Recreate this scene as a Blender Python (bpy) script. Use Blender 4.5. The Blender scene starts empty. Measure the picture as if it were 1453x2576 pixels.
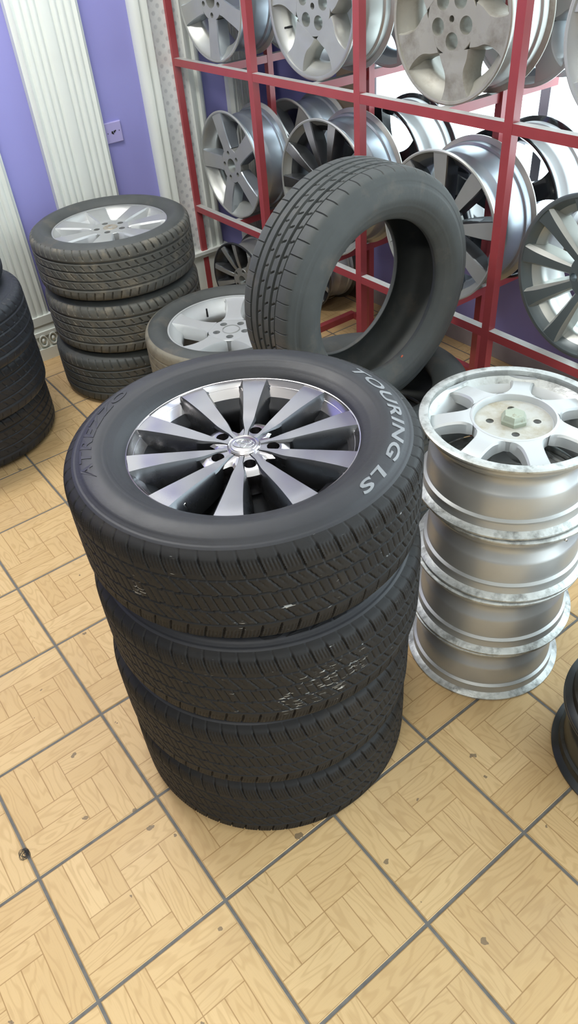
import bpy, math, random
import numpy as np
from mathutils import Matrix, Vector

random.seed(7)
rng = np.random.default_rng(7)
T = 0.305                      # one floor tile, metres
PI = math.pi
S = bpy.context.scene
COL = S.collection

# ------------------------------------------------------------------ camera
cam_d = bpy.data.cameras.new('camera')
cam = bpy.data.objects.new('camera', cam_d)
COL.objects.link(cam)
RIGHT = Vector((0.6036728, 0.7939559, -0.0722022))
DOWN = Vector((0.4887330, -0.4401051, -0.7532911))
FWD = Vector((-0.6298565, 0.4194538, -0.6537119))
M = Matrix((RIGHT, -DOWN, -FWD)).transposed().to_4x4()
M.translation = Vector((0.669867, -0.794407, 1.660905))
cam.matrix_world = M
cam_d.sensor_fit = 'VERTICAL'
cam_d.sensor_height = 36.0
cam_d.lens = 36.0 * 1837.0 / 2576.0
cam_d.clip_start = 0.02
S.camera = cam

# ------------------------------------------------------------------ world and lights
W = bpy.data.worlds.new('daylight')
S.world = W
W.use_nodes = True
nt = W.node_tree
nt.nodes.clear()
wo = nt.nodes.new('ShaderNodeOutputWorld')
bg = nt.nodes.new('ShaderNodeBackground')
tc = nt.nodes.new('ShaderNodeTexCoord')
sx = nt.nodes.new('ShaderNodeSeparateXYZ')
mr = nt.nodes.new('ShaderNodeMapRange')
mr.inputs['From Min'].default_value = -0.25
mr.inputs['From Max'].default_value = 0.55
mr.inputs['To Min'].default_value = 0.0
mr.inputs['To Max'].default_value = 1.0
cr = nt.nodes.new('ShaderNodeMix')
cr.data_type = 'RGBA'
WORLD_FRONT = (0.36, 0.37, 0.38, 1)
WORLD_BACK = (5.2, 6.0, 6.4, 1)
cr.inputs[6].default_value = WORLD_FRONT
cr.inputs[7].default_value = WORLD_BACK
nt.links.new(tc.outputs['Generated'], sx.inputs[0])
nt.links.new(sx.outputs['Y'], mr.inputs['Value'])
nt.links.new(mr.outputs[0], cr.inputs[0])
nt.links.new(cr.outputs[2], bg.inputs['Color'])
bg.inputs['Strength'].default_value = 1.0
nt.links.new(bg.outputs[0], wo.inputs['Surface'])


def area(name, loc, target, sx_, sy_, power, color):
    d = bpy.data.lights.new(name, 'AREA')
    d.shape = 'RECTANGLE'
    d.size, d.size_y = sx_, sy_
    d.energy = power
    d.color = color
    o = bpy.data.objects.new(name, d)
    COL.objects.link(o)
    o.location = loc
    dirv = Vector(target) - Vector(loc)
    o.rotation_euler = dirv.to_track_quat('-Z', 'Y').to_euler()
    return o


# fluorescent ceiling lamps of the shop, a fill added at the back, the open shop front, daylight from the window
area('ceiling_lamp_light', (-1.75, -0.45, 2.8), (-1.6, -0.6, 0), 0.7, 0.3, 38, (1.0, 0.98, 0.93))
area('fill_light_back', (-1.55, 0.25, 2.8), (-1.7, 0.4, 0), 0.9, 0.3, 11, (1.0, 0.99, 0.96))  # unseen fill added to brighten the left wall and columns
area('ceiling_lamp_light_front', (0.9, -1.7, 2.8), (0.8, -1.5, 0), 0.7, 0.25, 22, (1.0, 0.97, 0.91))

S.view_settings.view_transform = 'Standard'
S.view_settings.look = 'None'
S.view_settings.gamma = 1.0
S.view_settings.use_curve_mapping = False
S.view_settings.exposure = 0.12
S.cycles.max_bounces = 8
S.cycles.glossy_bounces = 5
S.cycles.diffuse_bounces = 4
S.cycles.transparent_max_bounces = 8
S.cycles.caustics_reflective = False
S.cycles.caustics_refractive = False


# ------------------------------------------------------------------ materials
def nodes_of(m):
    m.use_nodes = True
    n = m.node_tree
    return n, n.nodes['Principled BSDF']


def mat(name, color, rough=0.5, metal=0.0, spec=0.5, var=0.0, vscale=18.0, rvar=0.0,
        dirt=None, dirt_lo=0.55, dirt_hi=0.75, dirt_scale=9.0, bump=0.0, bscale=120.0, coat=0.0):
    m = bpy.data.materials.new(name)
    n, b = nodes_of(m)
    b.inputs['Base Color'].default_value = (*color, 1)
    b.inputs['Roughness'].default_value = rough
    b.inputs['Metallic'].default_value = metal
    b.inputs['Specular IOR Level'].default_value = spec
    b.inputs['Coat Weight'].default_value = coat
    t = n.nodes.new('ShaderNodeTexCoord')
    L = n.links.new
    last = None
    if var or rvar or dirt:
        nz = n.nodes.new('ShaderNodeTexNoise')
        nz.inputs['Scale'].default_value = vscale
        nz.inputs['Detail'].default_value = 6
        L(t.outputs['Object'], nz.inputs['Vector'])
    if var:
        mx = n.nodes.new('ShaderNodeMix')
        mx.data_type = 'RGBA'
        mx.inputs[6].default_value = (*[c * (1 - var) for c in color], 1)
        mx.inputs[7].default_value = (*[min(1, c * (1 + var)) for c in color], 1)
        L(nz.outputs[0], mx.inputs[0])
        last = mx.outputs[2]
    if dirt:
        dz = n.nodes.new('ShaderNodeTexNoise')
        dz.inputs['Scale'].default_value = dirt_scale
        dz.inputs['Detail'].default_value = 8
        dz.inputs['Roughness'].default_value = 0.65
        L(t.outputs['Object'], dz.inputs['Vector'])
        r = n.nodes.new('ShaderNodeMapRange')
        r.inputs['From Min'].default_value = dirt_lo
        r.inputs['From Max'].default_value = dirt_hi
        L(dz.outputs[0], r.inputs['Value'])
        mx = n.nodes.new('ShaderNodeMix')
        mx.data_type = 'RGBA'
        mx.inputs[6].default_value = (*color, 1)
        if last:
            L(last, mx.inputs[6])
        mx.inputs[7].default_value = (*dirt, 1)
        L(r.outputs[0], mx.inputs[0])
        last = mx.outputs[2]
    if last:
        L(last, b.inputs['Base Color'])
    if rvar:
        r = n.nodes.new('ShaderNodeMapRange')
        r.inputs['To Min'].default_value = max(0.02, rough - rvar)
        r.inputs['To Max'].default_value = rough + rvar
        L(nz.outputs[0], r.inputs['Value'])
        L(r.outputs[0], b.inputs['Roughness'])
    if bump:
        bz = n.nodes.new('ShaderNodeTexNoise')
        bz.inputs['Scale'].default_value = bscale
        bz.inputs['Detail'].default_value = 4
        L(t.outputs['Object'], bz.inputs['Vector'])
        bp = n.nodes.new('ShaderNodeBump')
        bp.inputs['Strength'].default_value = bump
        bp.inputs['Distance'].default_value = 0.002
        L(bz.outputs[0], bp.inputs['Height'])
        L(bp.outputs[0], b.inputs['Normal'])
    return m


MT = {}
MT['rubber'] = mat('black_rubber', (0.020, 0.0205, 0.024), 0.5, spec=0.45, var=0.25, rvar=0.08, bump=0.12)
MT['tread'] = mat('black_tread_rubber', (0.0125, 0.012, 0.0118), 0.62, spec=0.28, var=0.3, rvar=0.08,
                  dirt=(0.026, 0.021, 0.016), dirt_lo=0.58, dirt_hi=0.8, bump=0.15)
MT['grey_rubber'] = mat('dusty_grey_rubber', (0.062, 0.067, 0.065), 0.62, spec=0.4, var=0.25, rvar=0.08,
                        dirt=(0.12, 0.105, 0.085), dirt_lo=0.55, dirt_hi=0.8, bump=0.15)
MT['dusty_rubber'] = mat('mud_dusted_rubber', (0.105, 0.106, 0.096), 0.75, spec=0.3, var=0.3, rvar=0.05,
                         dirt=(0.22, 0.195, 0.15), dirt_lo=0.5, dirt_hi=0.72, dirt_scale=14, bump=0.3, bscale=60)
MT['beige_rubber'] = mat('dust_caked_rubber', (0.20, 0.185, 0.145), 0.85, spec=0.25, var=0.2,
                         dirt=(0.085, 0.083, 0.075), dirt_lo=0.52, dirt_hi=0.7, dirt_scale=22, bump=0.3, bscale=80)
MT['blue_rubber'] = mat('worn_blue_black_rubber', (0.017, 0.020, 0.026), 0.5, spec=0.5, var=0.3, rvar=0.1,
                        dirt=(0.06, 0.07, 0.085), dirt_lo=0.6, dirt_hi=0.85, dirt_scale=25, bump=0.4, bscale=70)
MT['letter'] = mat('worn_outline_lettering', (0.20, 0.21, 0.22), 0.5, var=0.35, vscale=40)
MT['letter_white'] = mat('white_scuff', (0.30, 0.30, 0.285), 0.7, var=0.4, vscale=60)
MT['dark_letter'] = mat('moulded_black_lettering', (0.011, 0.011, 0.012), 0.4)
MT['polished'] = mat('machined_alloy', (0.60, 0.57, 0.575), 0.20, 1.0, var=0.05, rvar=0.05)
MT['gunmetal'] = mat('gunmetal_paint', (0.10, 0.103, 0.11), 0.27, 0.9, var=0.1, rvar=0.06)
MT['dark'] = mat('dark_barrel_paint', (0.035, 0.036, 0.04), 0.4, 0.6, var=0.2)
MT['chrome'] = mat('chrome', (0.8, 0.8, 0.8), 0.1, 1.0)
MT['silver'] = mat('silver_alloy_paint', (0.45, 0.46, 0.45), 0.40, 0.58, var=0.08, rvar=0.07)
MT['silver_dull'] = mat('dull_silver_alloy', (0.47, 0.48, 0.45), 0.38, 0.6, var=0.08, rvar=0.08)
MT['silver_bright'] = mat('bright_silver_paint', (0.54, 0.56, 0.56), 0.42, 0.40, var=0.05, rvar=0.05)
MT['worn_edge'] = mat('scraped_alloy_lip', (0.55, 0.57, 0.55), 0.45, 0.6, var=0.25, vscale=40,
                      dirt=(0.24, 0.245, 0.23), dirt_lo=0.48, dirt_hi=0.66, dirt_scale=24, bump=0.5, bscale=90)
MT['grimy'] = mat('grimy_grey_alloy', (0.40, 0.39, 0.34), 0.5, 0.35, var=0.18, vscale=9,
                  dirt=(0.16, 0.14, 0.10), dirt_lo=0.5, dirt_hi=0.8, bump=0.1)
MT['grimy_dark'] = mat('oily_dark_alloy', (0.12, 0.125, 0.12), 0.4, 0.75, var=0.3, vscale=12,
                       dirt=(0.07, 0.055, 0.035), dirt_lo=0.45, dirt_hi=0.7, bump=0.15)
MT['black_gloss'] = mat('gloss_black_paint', (0.018, 0.02, 0.024), 0.12, 0.0, coat=0.4)
MT['slate'] = mat('slate_grey_paint', (0.125, 0.15, 0.155), 0.33, 0.25, var=0.1)
MT['pale_top'] = mat('pale_rail_top', (0.50, 0.50, 0.48), 0.4, 0.2, var=0.2, vscale=30)  # top faces of front rails and cross bars, paler than their red sides
MT['dark_alloy'] = mat('dark_grey_alloy', (0.10, 0.105, 0.11), 0.3, 0.8, var=0.1)
MT['blue_alloy'] = mat('blue_grey_barrel', (0.36, 0.40, 0.44), 0.32, 0.7, var=0.08, rvar=0.06)
MT['cap_green'] = mat('aged_plastic_cap', (0.35, 0.39, 0.31), 0.35, 0.1, var=0.15, dirt=(0.2, 0.17, 0.09),
                      dirt_lo=0.55, dirt_hi=0.7, dirt_scale=50)
MT['stained'] = mat('brown_stained_alloy', (0.50, 0.50, 0.46), 0.5, 0.3, var=0.1, dirt=(0.34, 0.29, 0.19), dirt_lo=0.42, dirt_hi=0.68, dirt_scale=16)
MT['rust'] = mat('rusty_recess', (0.36, 0.33, 0.27), 0.55, 0.4, var=0.25, dirt=(0.17, 0.12, 0.07), dirt_lo=0.5,
                 dirt_hi=0.7, dirt_scale=35)
MT['red'] = mat('red_rack_paint', (0.36, 0.060, 0.068), 0.33, 0.0, var=0.12, bump=0.05)
MT['rail_top'] = mat('red_rail_paint', (0.36, 0.065, 0.075), 0.28, 0.0, var=0.1)
MT['purple'] = mat('purple_wall_paint', (0.29, 0.285, 0.62), 0.45, spec=0.4, var=0.05, vscale=3, bump=0.05, bscale=40)
MT['white'] = mat('white_plaster_trim', (0.74, 0.775, 0.73), 0.45, spec=0.45, var=0.04, vscale=4, bump=0.06, bscale=30)
MT['grey_trim'] = mat('weathered_skirting', (0.36, 0.33, 0.34), 0.7, var=0.25, vscale=10)
MT['brown'] = mat('brown_wood_trim', (0.16, 0.12, 0.085), 0.55, var=0.25, vscale=14)
MT['ceiling'] = mat('ceiling_paint', (0.86, 0.86, 0.84), 0.8)
MT['plate'] = mat('painted_over_plate', (0.40, 0.37, 0.66), 0.45)
MT['black'] = mat('black_plastic', (0.015, 0.015, 0.015), 0.45)
MT['orange'] = mat('orange_paint_mark', (0.55, 0.12, 0.06), 0.6)
MT['frame_white'] = mat('white_window_frame', (0.72, 0.72, 0.78), 0.5)


def mosaic_mat():
    m = bpy.data.materials.new('dotted_white_panel')
    n, b = nodes_of(m)
    L = n.links.new
    t = n.nodes.new('ShaderNodeTexCoord')
    mp = n.nodes.new('ShaderNodeMapping')
    mp.inputs['Scale'].default_value = (1, 1, 1)
    mp.inputs['Rotation'].default_value = (math.radians(45), 0, 0)
    L(t.outputs['Object'], mp.inputs[0])
    s = n.nodes.new('ShaderNodeSeparateXYZ')
    L(mp.outputs[0], s.inputs[0])

    def cell(out):
        a = n.nodes.new('ShaderNodeMath'); a.operation = 'MULTIPLY'; a.inputs[1].default_value = 1 / 0.034
        L(out, a.inputs[0])
        f = n.nodes.new('ShaderNodeMath'); f.operation = 'FRACT'; L(a.outputs[0], f.inputs[0])
        c = n.nodes.new('ShaderNodeMath'); c.operation = 'SUBTRACT'; c.inputs[1].default_value = 0.5
        L(f.outputs[0], c.inputs[0])
        q = n.nodes.new('ShaderNodeMath'); q.operation = 'MULTIPLY'
        L(c.outputs[0], q.inputs[0]); L(c.outputs[0], q.inputs[1])
        return q.outputs[0]
    ad = n.nodes.new('ShaderNodeMath'); ad.operation = 'ADD'
    L(cell(s.outputs['Y']), ad.inputs[0]); L(cell(s.outputs['Z']), ad.inputs[1])
    nz = n.nodes.new('ShaderNodeTexNoise'); nz.inputs['Scale'].default_value = 26
    nz.inputs['Detail'].default_value = 3
    L(t.outputs['Object'], nz.inputs['Vector'])
    th = n.nodes.new('ShaderNodeMapRange')
    th.inputs['From Min'].default_value = 0.09
    th.inputs['From Max'].default_value = 0.03
    L(ad.outputs[0], th.inputs['Value'])
    ml = n.nodes.new('ShaderNodeMath'); ml.operation = 'MULTIPLY'
    L(th.outputs[0], ml.inputs[0]); L(nz.outputs[0], ml.inputs[1])
    mx = n.nodes.new('ShaderNodeMix'); mx.data_type = 'RGBA'
    mx.inputs[6].default_value = (0.78, 0.82, 0.80, 1)
    mx.inputs[7].default_value = (0.42, 0.46, 0.47, 1)
    L(ml.outputs[0], mx.inputs[0])
    L(mx.outputs[2], b.inputs['Base Color'])
    b.inputs['Roughness'].default_value = 0.35
    bp = n.nodes.new('ShaderNodeBump'); bp.inputs['Strength'].default_value = 0.35
    bp.inputs['Distance'].default_value = 0.003
    L(ad.outputs[0], bp.inputs['Height']); L(bp.outputs[0], b.inputs['Normal'])
    return m


MT['mosaic'] = mosaic_mat()


def wood_mat():
    m = bpy.data.materials.new('parquet_print_tile')
    n, b = nodes_of(m)
    L = n.links.new

    def math_(op, a, c=None):
        x = n.nodes.new('ShaderNodeMath'); x.operation = op
        for i, v in enumerate((a, c)):
            if v is None:
                continue
            if isinstance(v, (int, float)):
                x.inputs[i].default_value = v
            else:
                L(v, x.inputs[i])
        return x.outputs[0]

    def mixc(f, c0, c1):
        x = n.nodes.new('ShaderNodeMix'); x.data_type = 'RGBA'
        for i, v in ((0, f), (6, c0), (7, c1)):
            if isinstance(v, tuple):
                x.inputs[i].default_value = v
            else:
                L(v, x.inputs[i])
        return x.outputs[2]

    def rng_(v, a, c, d=0.0, e=1.0):
        x = n.nodes.new('ShaderNodeMapRange')
        x.inputs['From Min'].default_value = a; x.inputs['From Max'].default_value = c
        x.inputs['To Min'].default_value = d; x.inputs['To Max'].default_value = e
        L(v, x.inputs['Value'])
        return x.outputs[0]
    g = n.nodes.new('ShaderNodeUVMap'); g.uv_map = 'grain'
    e = n.nodes.new('ShaderNodeUVMap'); e.uv_map = 'edge'
    t = n.nodes.new('ShaderNodeTexCoord')
    # cathedral grain: bands across the plank, bent by slow noise along it
    mp = n.nodes.new('ShaderNodeMapping'); mp.inputs['Scale'].default_value = (5, 22, 1)
    L(g.outputs[0], mp.inputs[0])
    n1 = n.nodes.new('ShaderNodeTexNoise'); n1.inputs['Scale'].default_value = 1.0
    n1.inputs['Detail'].default_value = 1.5
    L(mp.outputs[0], n1.inputs['Vector'])
    band = math_('SINE', math_('MULTIPLY', n1.outputs[0], 62.0))
    band = rng_(band, 0.1, 1.0)
    mp2 = n.nodes.new('ShaderNodeMapping'); mp2.inputs['Scale'].default_value = (25, 420, 1)
    L(g.outputs[0], mp2.inputs[0])
    n2 = n.nodes.new('ShaderNodeTexNoise'); n2.inputs['Scale'].default_value = 1.0
    n2.inputs['Detail'].default_value = 4
    L(mp2.outputs[0], n2.inputs['Vector'])
    tone = n.nodes.new('ShaderNodeAttribute'); tone.attribute_name = 'tone'
    base = mixc(tone.outputs['Fac'], (0.56, 0.372, 0.172, 1), (0.675, 0.475, 0.24, 1))
    c = mixc(math_('MULTIPLY', band, 0.42), base, (0.46, 0.29, 0.125, 1))
    c = mixc(math_('MULTIPLY', rng_(n2.outputs[0], 0.5, 0.75), 0.22), c, (0.42, 0.27, 0.125, 1))
    # printed joints between planks
    se = n.nodes.new('ShaderNodeSeparateXYZ'); L(e.outputs[0], se.inputs[0])
    d = math_('MINIMUM', se.outputs['X'], se.outputs['Y'])
    c = mixc(rng_(d, 0.0016, 0.0004, 0, 0.75), c, (0.27, 0.145, 0.045, 1))
    # chips and specks
    v = n.nodes.new('ShaderNodeTexVoronoi'); v.inputs['Scale'].default_value = 17.0
    nv = n.nodes.new('ShaderNodeTexNoise'); nv.inputs['Scale'].default_value = 60
    L(t.outputs['Object'], nv.inputs['Vector'])
    vm = n.nodes.new('ShaderNodeVectorMath'); vm.operation = 'MULTIPLY_ADD'
    L(nv.outputs['Color'], vm.inputs[0]); vm.inputs[1].default_value = (0.022, 0.022, 0.0)
    L(t.outputs['Object'], vm.inputs[2])
    L(vm.outputs[0], v.inputs['Vector'])
    sc = n.nodes.new('ShaderNodeSeparateColor'); L(v.outputs['Color'], sc.inputs[0])
    lim = math_('MULTIPLY', math_('POWER', sc.outputs[0], 3.2), 0.135)
    chip = math_('LESS_THAN', v.outputs['Distance'], lim)
    c = mixc(math_('MULTIPLY', chip, 0.8), c, (0.15, 0.11, 0.07, 1))
    # faint scuffs
    n3 = n.nodes.new('ShaderNodeTexNoise'); n3.inputs['Scale'].default_value = 3.0
    n3.inputs['Detail'].default_value = 5
    L(t.outputs['Object'], n3.inputs['Vector'])
    c = mixc(math_('MULTIPLY', rng_(n3.outputs[0], 0.52, 0.72), 0.25), c, (0.42, 0.29, 0.17, 1))
    L(c, b.inputs['Base Color'])
    L(rng_(n3.outputs[0], 0.3, 0.8, 0.46, 0.66), b.inputs['Roughness'])
    b.inputs['Specular IOR Level'].default_value = 0.35
    return m


MT['wood'] = wood_mat()
MT['grout'] = mat('grey_grout', (0.14, 0.135, 0.125), 0.75, var=0.4, vscale=45, bump=0.4, bscale=150)


def glass_mat():
    m = bpy.data.materials.new('window_glass')
    n, b = nodes_of(m)
    n.nodes.remove(b)
    out = n.nodes['Material Output']
    tr = n.nodes.new('ShaderNodeBsdfTransparent')
    tr.inputs[0].default_value = (0.96, 0.98, 0.98, 1)
    gl = n.nodes.new('ShaderNodeBsdfGlossy'); gl.inputs['Roughness'].default_value = 0.03
    lw = n.nodes.new('ShaderNodeLayerWeight')
    pw = n.nodes.new('ShaderNodeMath'); pw.operation = 'POWER'; pw.inputs[1].default_value = 5.0
    n.links.new(lw.outputs['Facing'], pw.inputs[0])
    fr = n.nodes.new('ShaderNodeMath'); fr.operation = 'MULTIPLY_ADD'
    fr.inputs[1].default_value = 0.9; fr.inputs[2].default_value = 0.02
    n.links.new(pw.outputs[0], fr.inputs[0])
    mx = n.nodes.new('ShaderNodeMixShader')
    n.links.new(fr.outputs[0], mx.inputs[0])
    n.links.new(tr.outputs[0], mx.inputs[1])
    n.links.new(gl.outputs[0], mx.inputs[2])
    n.links.new(mx.outputs[0], out.inputs[0])
    return m


MT['glass'] = glass_mat()


# ------------------------------------------------------------------ mesh helpers
class MB:
    def __init__(self):
        self.v, self.f, self.mi, self.n = [], [], [], 0

    def add(self, V, F, mi=0):
        V = np.asarray(V, float)
        self.v.append(V)
        self.f.extend([tuple(i + self.n for i in f) for f in F])
        self.mi.extend(mi if isinstance(mi, (list, tuple)) else [mi] * len(F))
        self.n += len(V)
        return self

    def box(self, c, s, mi=0, rot=None):
        V = np.array([[x, y, z] for x in (-.5, .5) for y in (-.5, .5) for z in (-.5, .5)]) * np.array(s)
        if rot is not None:
            V = V @ np.array(rot.to_3x3().transposed())
        V = V + np.array(c)
        F = [(0, 1, 3, 2), (4, 6, 7, 5), (0, 4, 5, 1), (2, 3, 7, 6), (0, 2, 6, 4), (1, 5, 7, 3)]   # last face: top
        return self.add(V, F, mi)

    def lathe(self, prof, n=96, closed=False, mi=0, cap0=False, cap1=False, center=(0, 0, 0)):
        prof = np.asarray(prof, float)
        a = np.linspace(0, 2 * PI, n, endpoint=False)
        k = len(prof)
        V = np.zeros((n, k, 3))
        V[:, :, 0] = np.cos(a)[:, None] * prof[None, :, 0]
        V[:, :, 1] = np.sin(a)[:, None] * prof[None, :, 0]
        V[:, :, 2] = prof[None, :, 1]
        F = []
        kk = k if closed else k - 1
        m = []
        for i in range(n):
            j = (i + 1) % n
            for q in range(kk):
                r = (q + 1) % k
                F.append((i * k + q, j * k + q, j * k + r, i * k + r))
                m.append(mi[q] if isinstance(mi, (list, tuple)) else mi)
        if cap0:
            F.append(tuple(i * k for i in range(n))[::-1]); m.append(m[0])
        if cap1:
            F.append(tuple(i * k + k - 1 for i in range(n))); m.append(m[-1])
        return self.add(V.reshape(-1, 3) + np.array(center), F, m)

    def loft(self, secs, mis=None, cap=True):
        """secs: [m][k][3] rings of k points joined in order"""
        secs = np.asarray(secs, float)
        m, k = secs.shape[:2]
        F, mi = [], []
        for i in range(m - 1):
            for q in range(k):
                r = (q + 1) % k
                F.append((i * k + q, i * k + r, (i + 1) * k + r, (i + 1) * k + q))
                mi.append(mis[q] if mis else 0)
        if cap:
            F.append(tuple(range(k))[::-1]); mi.append(mis[-1] if mis else 0)
            F.append(tuple((m - 1) * k + q for q in range(k))); mi.append(mis[-1] if mis else 0)
        return self.add(secs.reshape(-1, 3), F, mi)

    def mesh(self, name, mats, sharp=35, smooth=True, recalc=True):
        me = bpy.data.meshes.new(name)
        me.from_pydata(np.concatenate(self.v).tolist(), [], self.f)
        for x in (mats if isinstance(mats, (list, tuple)) else [mats]):
            me.materials.append(x)
        me.polygons.foreach_set('material_index', self.mi)
        if recalc:
            import bmesh
            bm = bmesh.new(); bm.from_mesh(me)
            bmesh.ops.recalc_face_normals(bm, faces=bm.faces[:])
            bm.to_mesh(me); bm.free()
        me.polygons.foreach_set('use_smooth', [smooth] * len(me.polygons))
        if smooth and sharp:
            me.set_sharp_from_angle(angle=math.radians(sharp))
        me.update()
        return me


def grid_mesh(name, P, mats, wrap_u=True, wrap_v=False):
    """big grids straight from numpy"""
    n, k = P.shape[:2]
    i = np.arange(n if wrap_u else n - 1)[:, None]
    q = np.arange(k if wrap_v else k - 1)[None, :]
    j, r = (i + 1) % n, (q + 1) % k
    F = np.stack([i * k + q, j * k + q, j * k + r, i * k + r], -1).reshape(-1, 4).astype(np.int32)
    me = bpy.data.meshes.new(name)
    me.vertices.add(n * k)
    me.vertices.foreach_set('co', P.reshape(-1).astype(np.float32))
    me.loops.add(F.size)
    me.loops.foreach_set('vertex_index', F.reshape(-1))
    me.polygons.add(len(F))
    me.polygons.foreach_set('loop_start', np.arange(0, F.size, 4, dtype=np.int32))
    me.update(calc_edges=True)
    me.validate()
    for x in (mats if isinstance(mats, (list, tuple)) else [mats]):
        me.materials.append(x)
    me.polygons.foreach_set('use_smooth', [True] * len(me.polygons))
    return me


def link(name, me, parent=None, loc=(0, 0, 0), rot=(0, 0, 0)):
    o = bpy.data.objects.new(name, me)
    COL.objects.link(o)
    o.location = loc
    o.rotation_euler = rot
    if parent:
        o.parent = parent
    return o


def thing(name, label, cat, loc, rot=(0, 0, 0), group=None, me=None):
    o = bpy.data.objects.new(name, me)
    COL.objects.link(o)
    o.location = loc
    o.rotation_euler = rot
    o['label'] = label
    o['category'] = cat
    if group:
        o['group'] = group
    if me is None:
        o.empty_display_size = 0.05
    return o


def struct(name, me, loc=(0, 0, 0), rot=(0, 0, 0)):
    o = link(name, me, None, loc, rot)
    o['kind'] = 'structure'
    return o


# ------------------------------------------------------------------ room shell
XW = -8.74 * T      # left wall plane
YB = 5.22 * T       # back wall plane


def build_floor():
    uq = [(0, 1, 2, 6), (1, 2, 3, 6), (2, 3, 3, 5)]      # N planks: u0,u1,v0,v1
    planks = []
    for u0, u1, v0, v1 in [(0, 1, 2, 6), (1, 2, 3, 6), (2, 3, 3, 5)]:
        a = (u0, v0, u1, v1)
        for k in range(4):
            planks.append(a)
            a = (a[1], 6 - a[2], a[3], 6 - a[0])         # quarter turn about the tile centre
    V, F, gu, eu, tone = [], [], [], [], []
    gap = 0.0046
    sz = T - 2 * gap
    nrng = np.random.default_rng(3)
    for i in range(-10, 11):
        for j in range(-8, 7):
            tt = nrng.normal(0.5, 0.12)
            for (u0, v0, u1, v1) in planks:
                x0, x1 = i * T + gap + sz * u0 / 6, i * T + gap + sz * u1 / 6
                y0, y1 = j * T + gap + sz * v0 / 6, j * T + gap + sz * v1 / 6
                if x1 < XW - 0.02 or y0 > YB + 0.02:
                    continue
                b = len(V)
                V += [(x0, y0, 0), (x1, y0, 0), (x1, y1, 0), (x0, y1, 0)]
                F.append((b, b + 1, b + 2, b + 3))
                w, h = x1 - x0, y1 - y0
                ox, oy = nrng.uniform(0, 50), nrng.uniform(0, 50)
                if w > h:
                    gu += [(ox, oy), (ox + w, oy), (ox + w, oy + h), (ox, oy + h)]
                else:
                    gu += [(ox, oy), (ox, oy + w), (ox + h, oy + w), (ox + h, oy)]
                eu += [(0, 0), (w, 0), (w, h), (0, h)]
                tone.append(min(1, max(0, tt + nrng.normal(0, 0.16))))
    # edge distance needs both sides: split every plank in four about its centre
    V2, F2, g2, e2, t2 = [], [], [], [], []
    for k, f in enumerate(F):
        P = [np.array(V[i]) for i in f]
        G = [np.array(gu[4 * k + q]) for q in range(4)]
        c, gc = sum(P) / 4, sum(G) / 4
        w, h = P[1][0] - P[0][0], P[3][1] - P[0][1]
        for q in range(4):
            a, b_, d = P[q], (P[q] + P[(q + 1) % 4]) / 2, (P[q] + P[q - 1]) / 2
            ga, gb, gd = G[q], (G[q] + G[(q + 1) % 4]) / 2, (G[q] + G[q - 1]) / 2
            s = len(V2)
            V2 += [tuple(a), tuple(b_), tuple(c), tuple(d)]
            F2.append((s, s + 1, s + 2, s + 3))
            g2 += [tuple(ga), tuple(gb), tuple(gc), tuple(gd)]
            for pt in (a, b_, c, d):
                e2.append((abs(pt[0] - a[0]), abs(pt[1] - a[1])))
            t2.append(tone[k])
    nf = len(F2)
    # grout bed and tile flanks
    gz = -0.0018
    s = len(V2)
    V2 += [(XW - .05, -8 * T, gz), (11 * T, -8 * T, gz), (11 * T, YB + .05, gz), (XW - .05, YB + .05, gz)]
    F2.append((s, s + 1, s + 2, s + 3))
    for i in range(-10, 11):
        for j in range(-8, 7):
            x0, x1, y0, y1 = i * T + gap, (i + 1) * T - gap, j * T + gap, (j + 1) * T - gap
            if x0 < XW - .2:
                continue
            s = len(V2)
            d = 0.0012
            V2 += [(x0, y0, 0), (x1, y0, 0), (x1, y1, 0), (x0, y1, 0),
                   (x0 - d, y0 - d, gz), (x1 + d, y0 - d, gz), (x1 + d, y1 + d, gz), (x0 - d, y1 + d, gz)]
            for q in range(4):
                r = (q + 1) % 4
                F2.append((s + q, s + 4 + q, s + 4 + r, s + r))
    me = bpy.data.meshes.new('floor')
    me.from_pydata(V2, [], F2)
    me.materials.append(MT['wood']); me.materials.append(MT['grout'])
    mi = [0] * nf + [1] + [0] * (len(F2) - nf - 1)
    me.polygons.foreach_set('material_index', mi)
    ug, ue = me.uv_layers.new(name='grain'), me.uv_layers.new(name='edge')
    ga = np.zeros((len(me.loops), 2), np.float32); ea = np.full((len(me.loops), 2), 0.02, np.float32)
    ga[:len(g2)] = g2; ea[:len(e2)] = e2
    ug.data.foreach_set('uv', ga.reshape(-1)); ue.data.foreach_set('uv', ea.reshape(-1))
    at = me.attributes.new('tone', 'FLOAT', 'FACE')
    ta = np.full(len(F2), 0.5, np.float32); ta[:nf] = t2
    at.data.foreach_set('value', ta)
    return struct('floor', me)


build_floor()

struct('wall_left', MB().box((XW - .05, -1.0 * T, 1.5), (.1, 14.5 * T, 3.0)).mesh('wall_left', MT['purple'], smooth=False))
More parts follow.
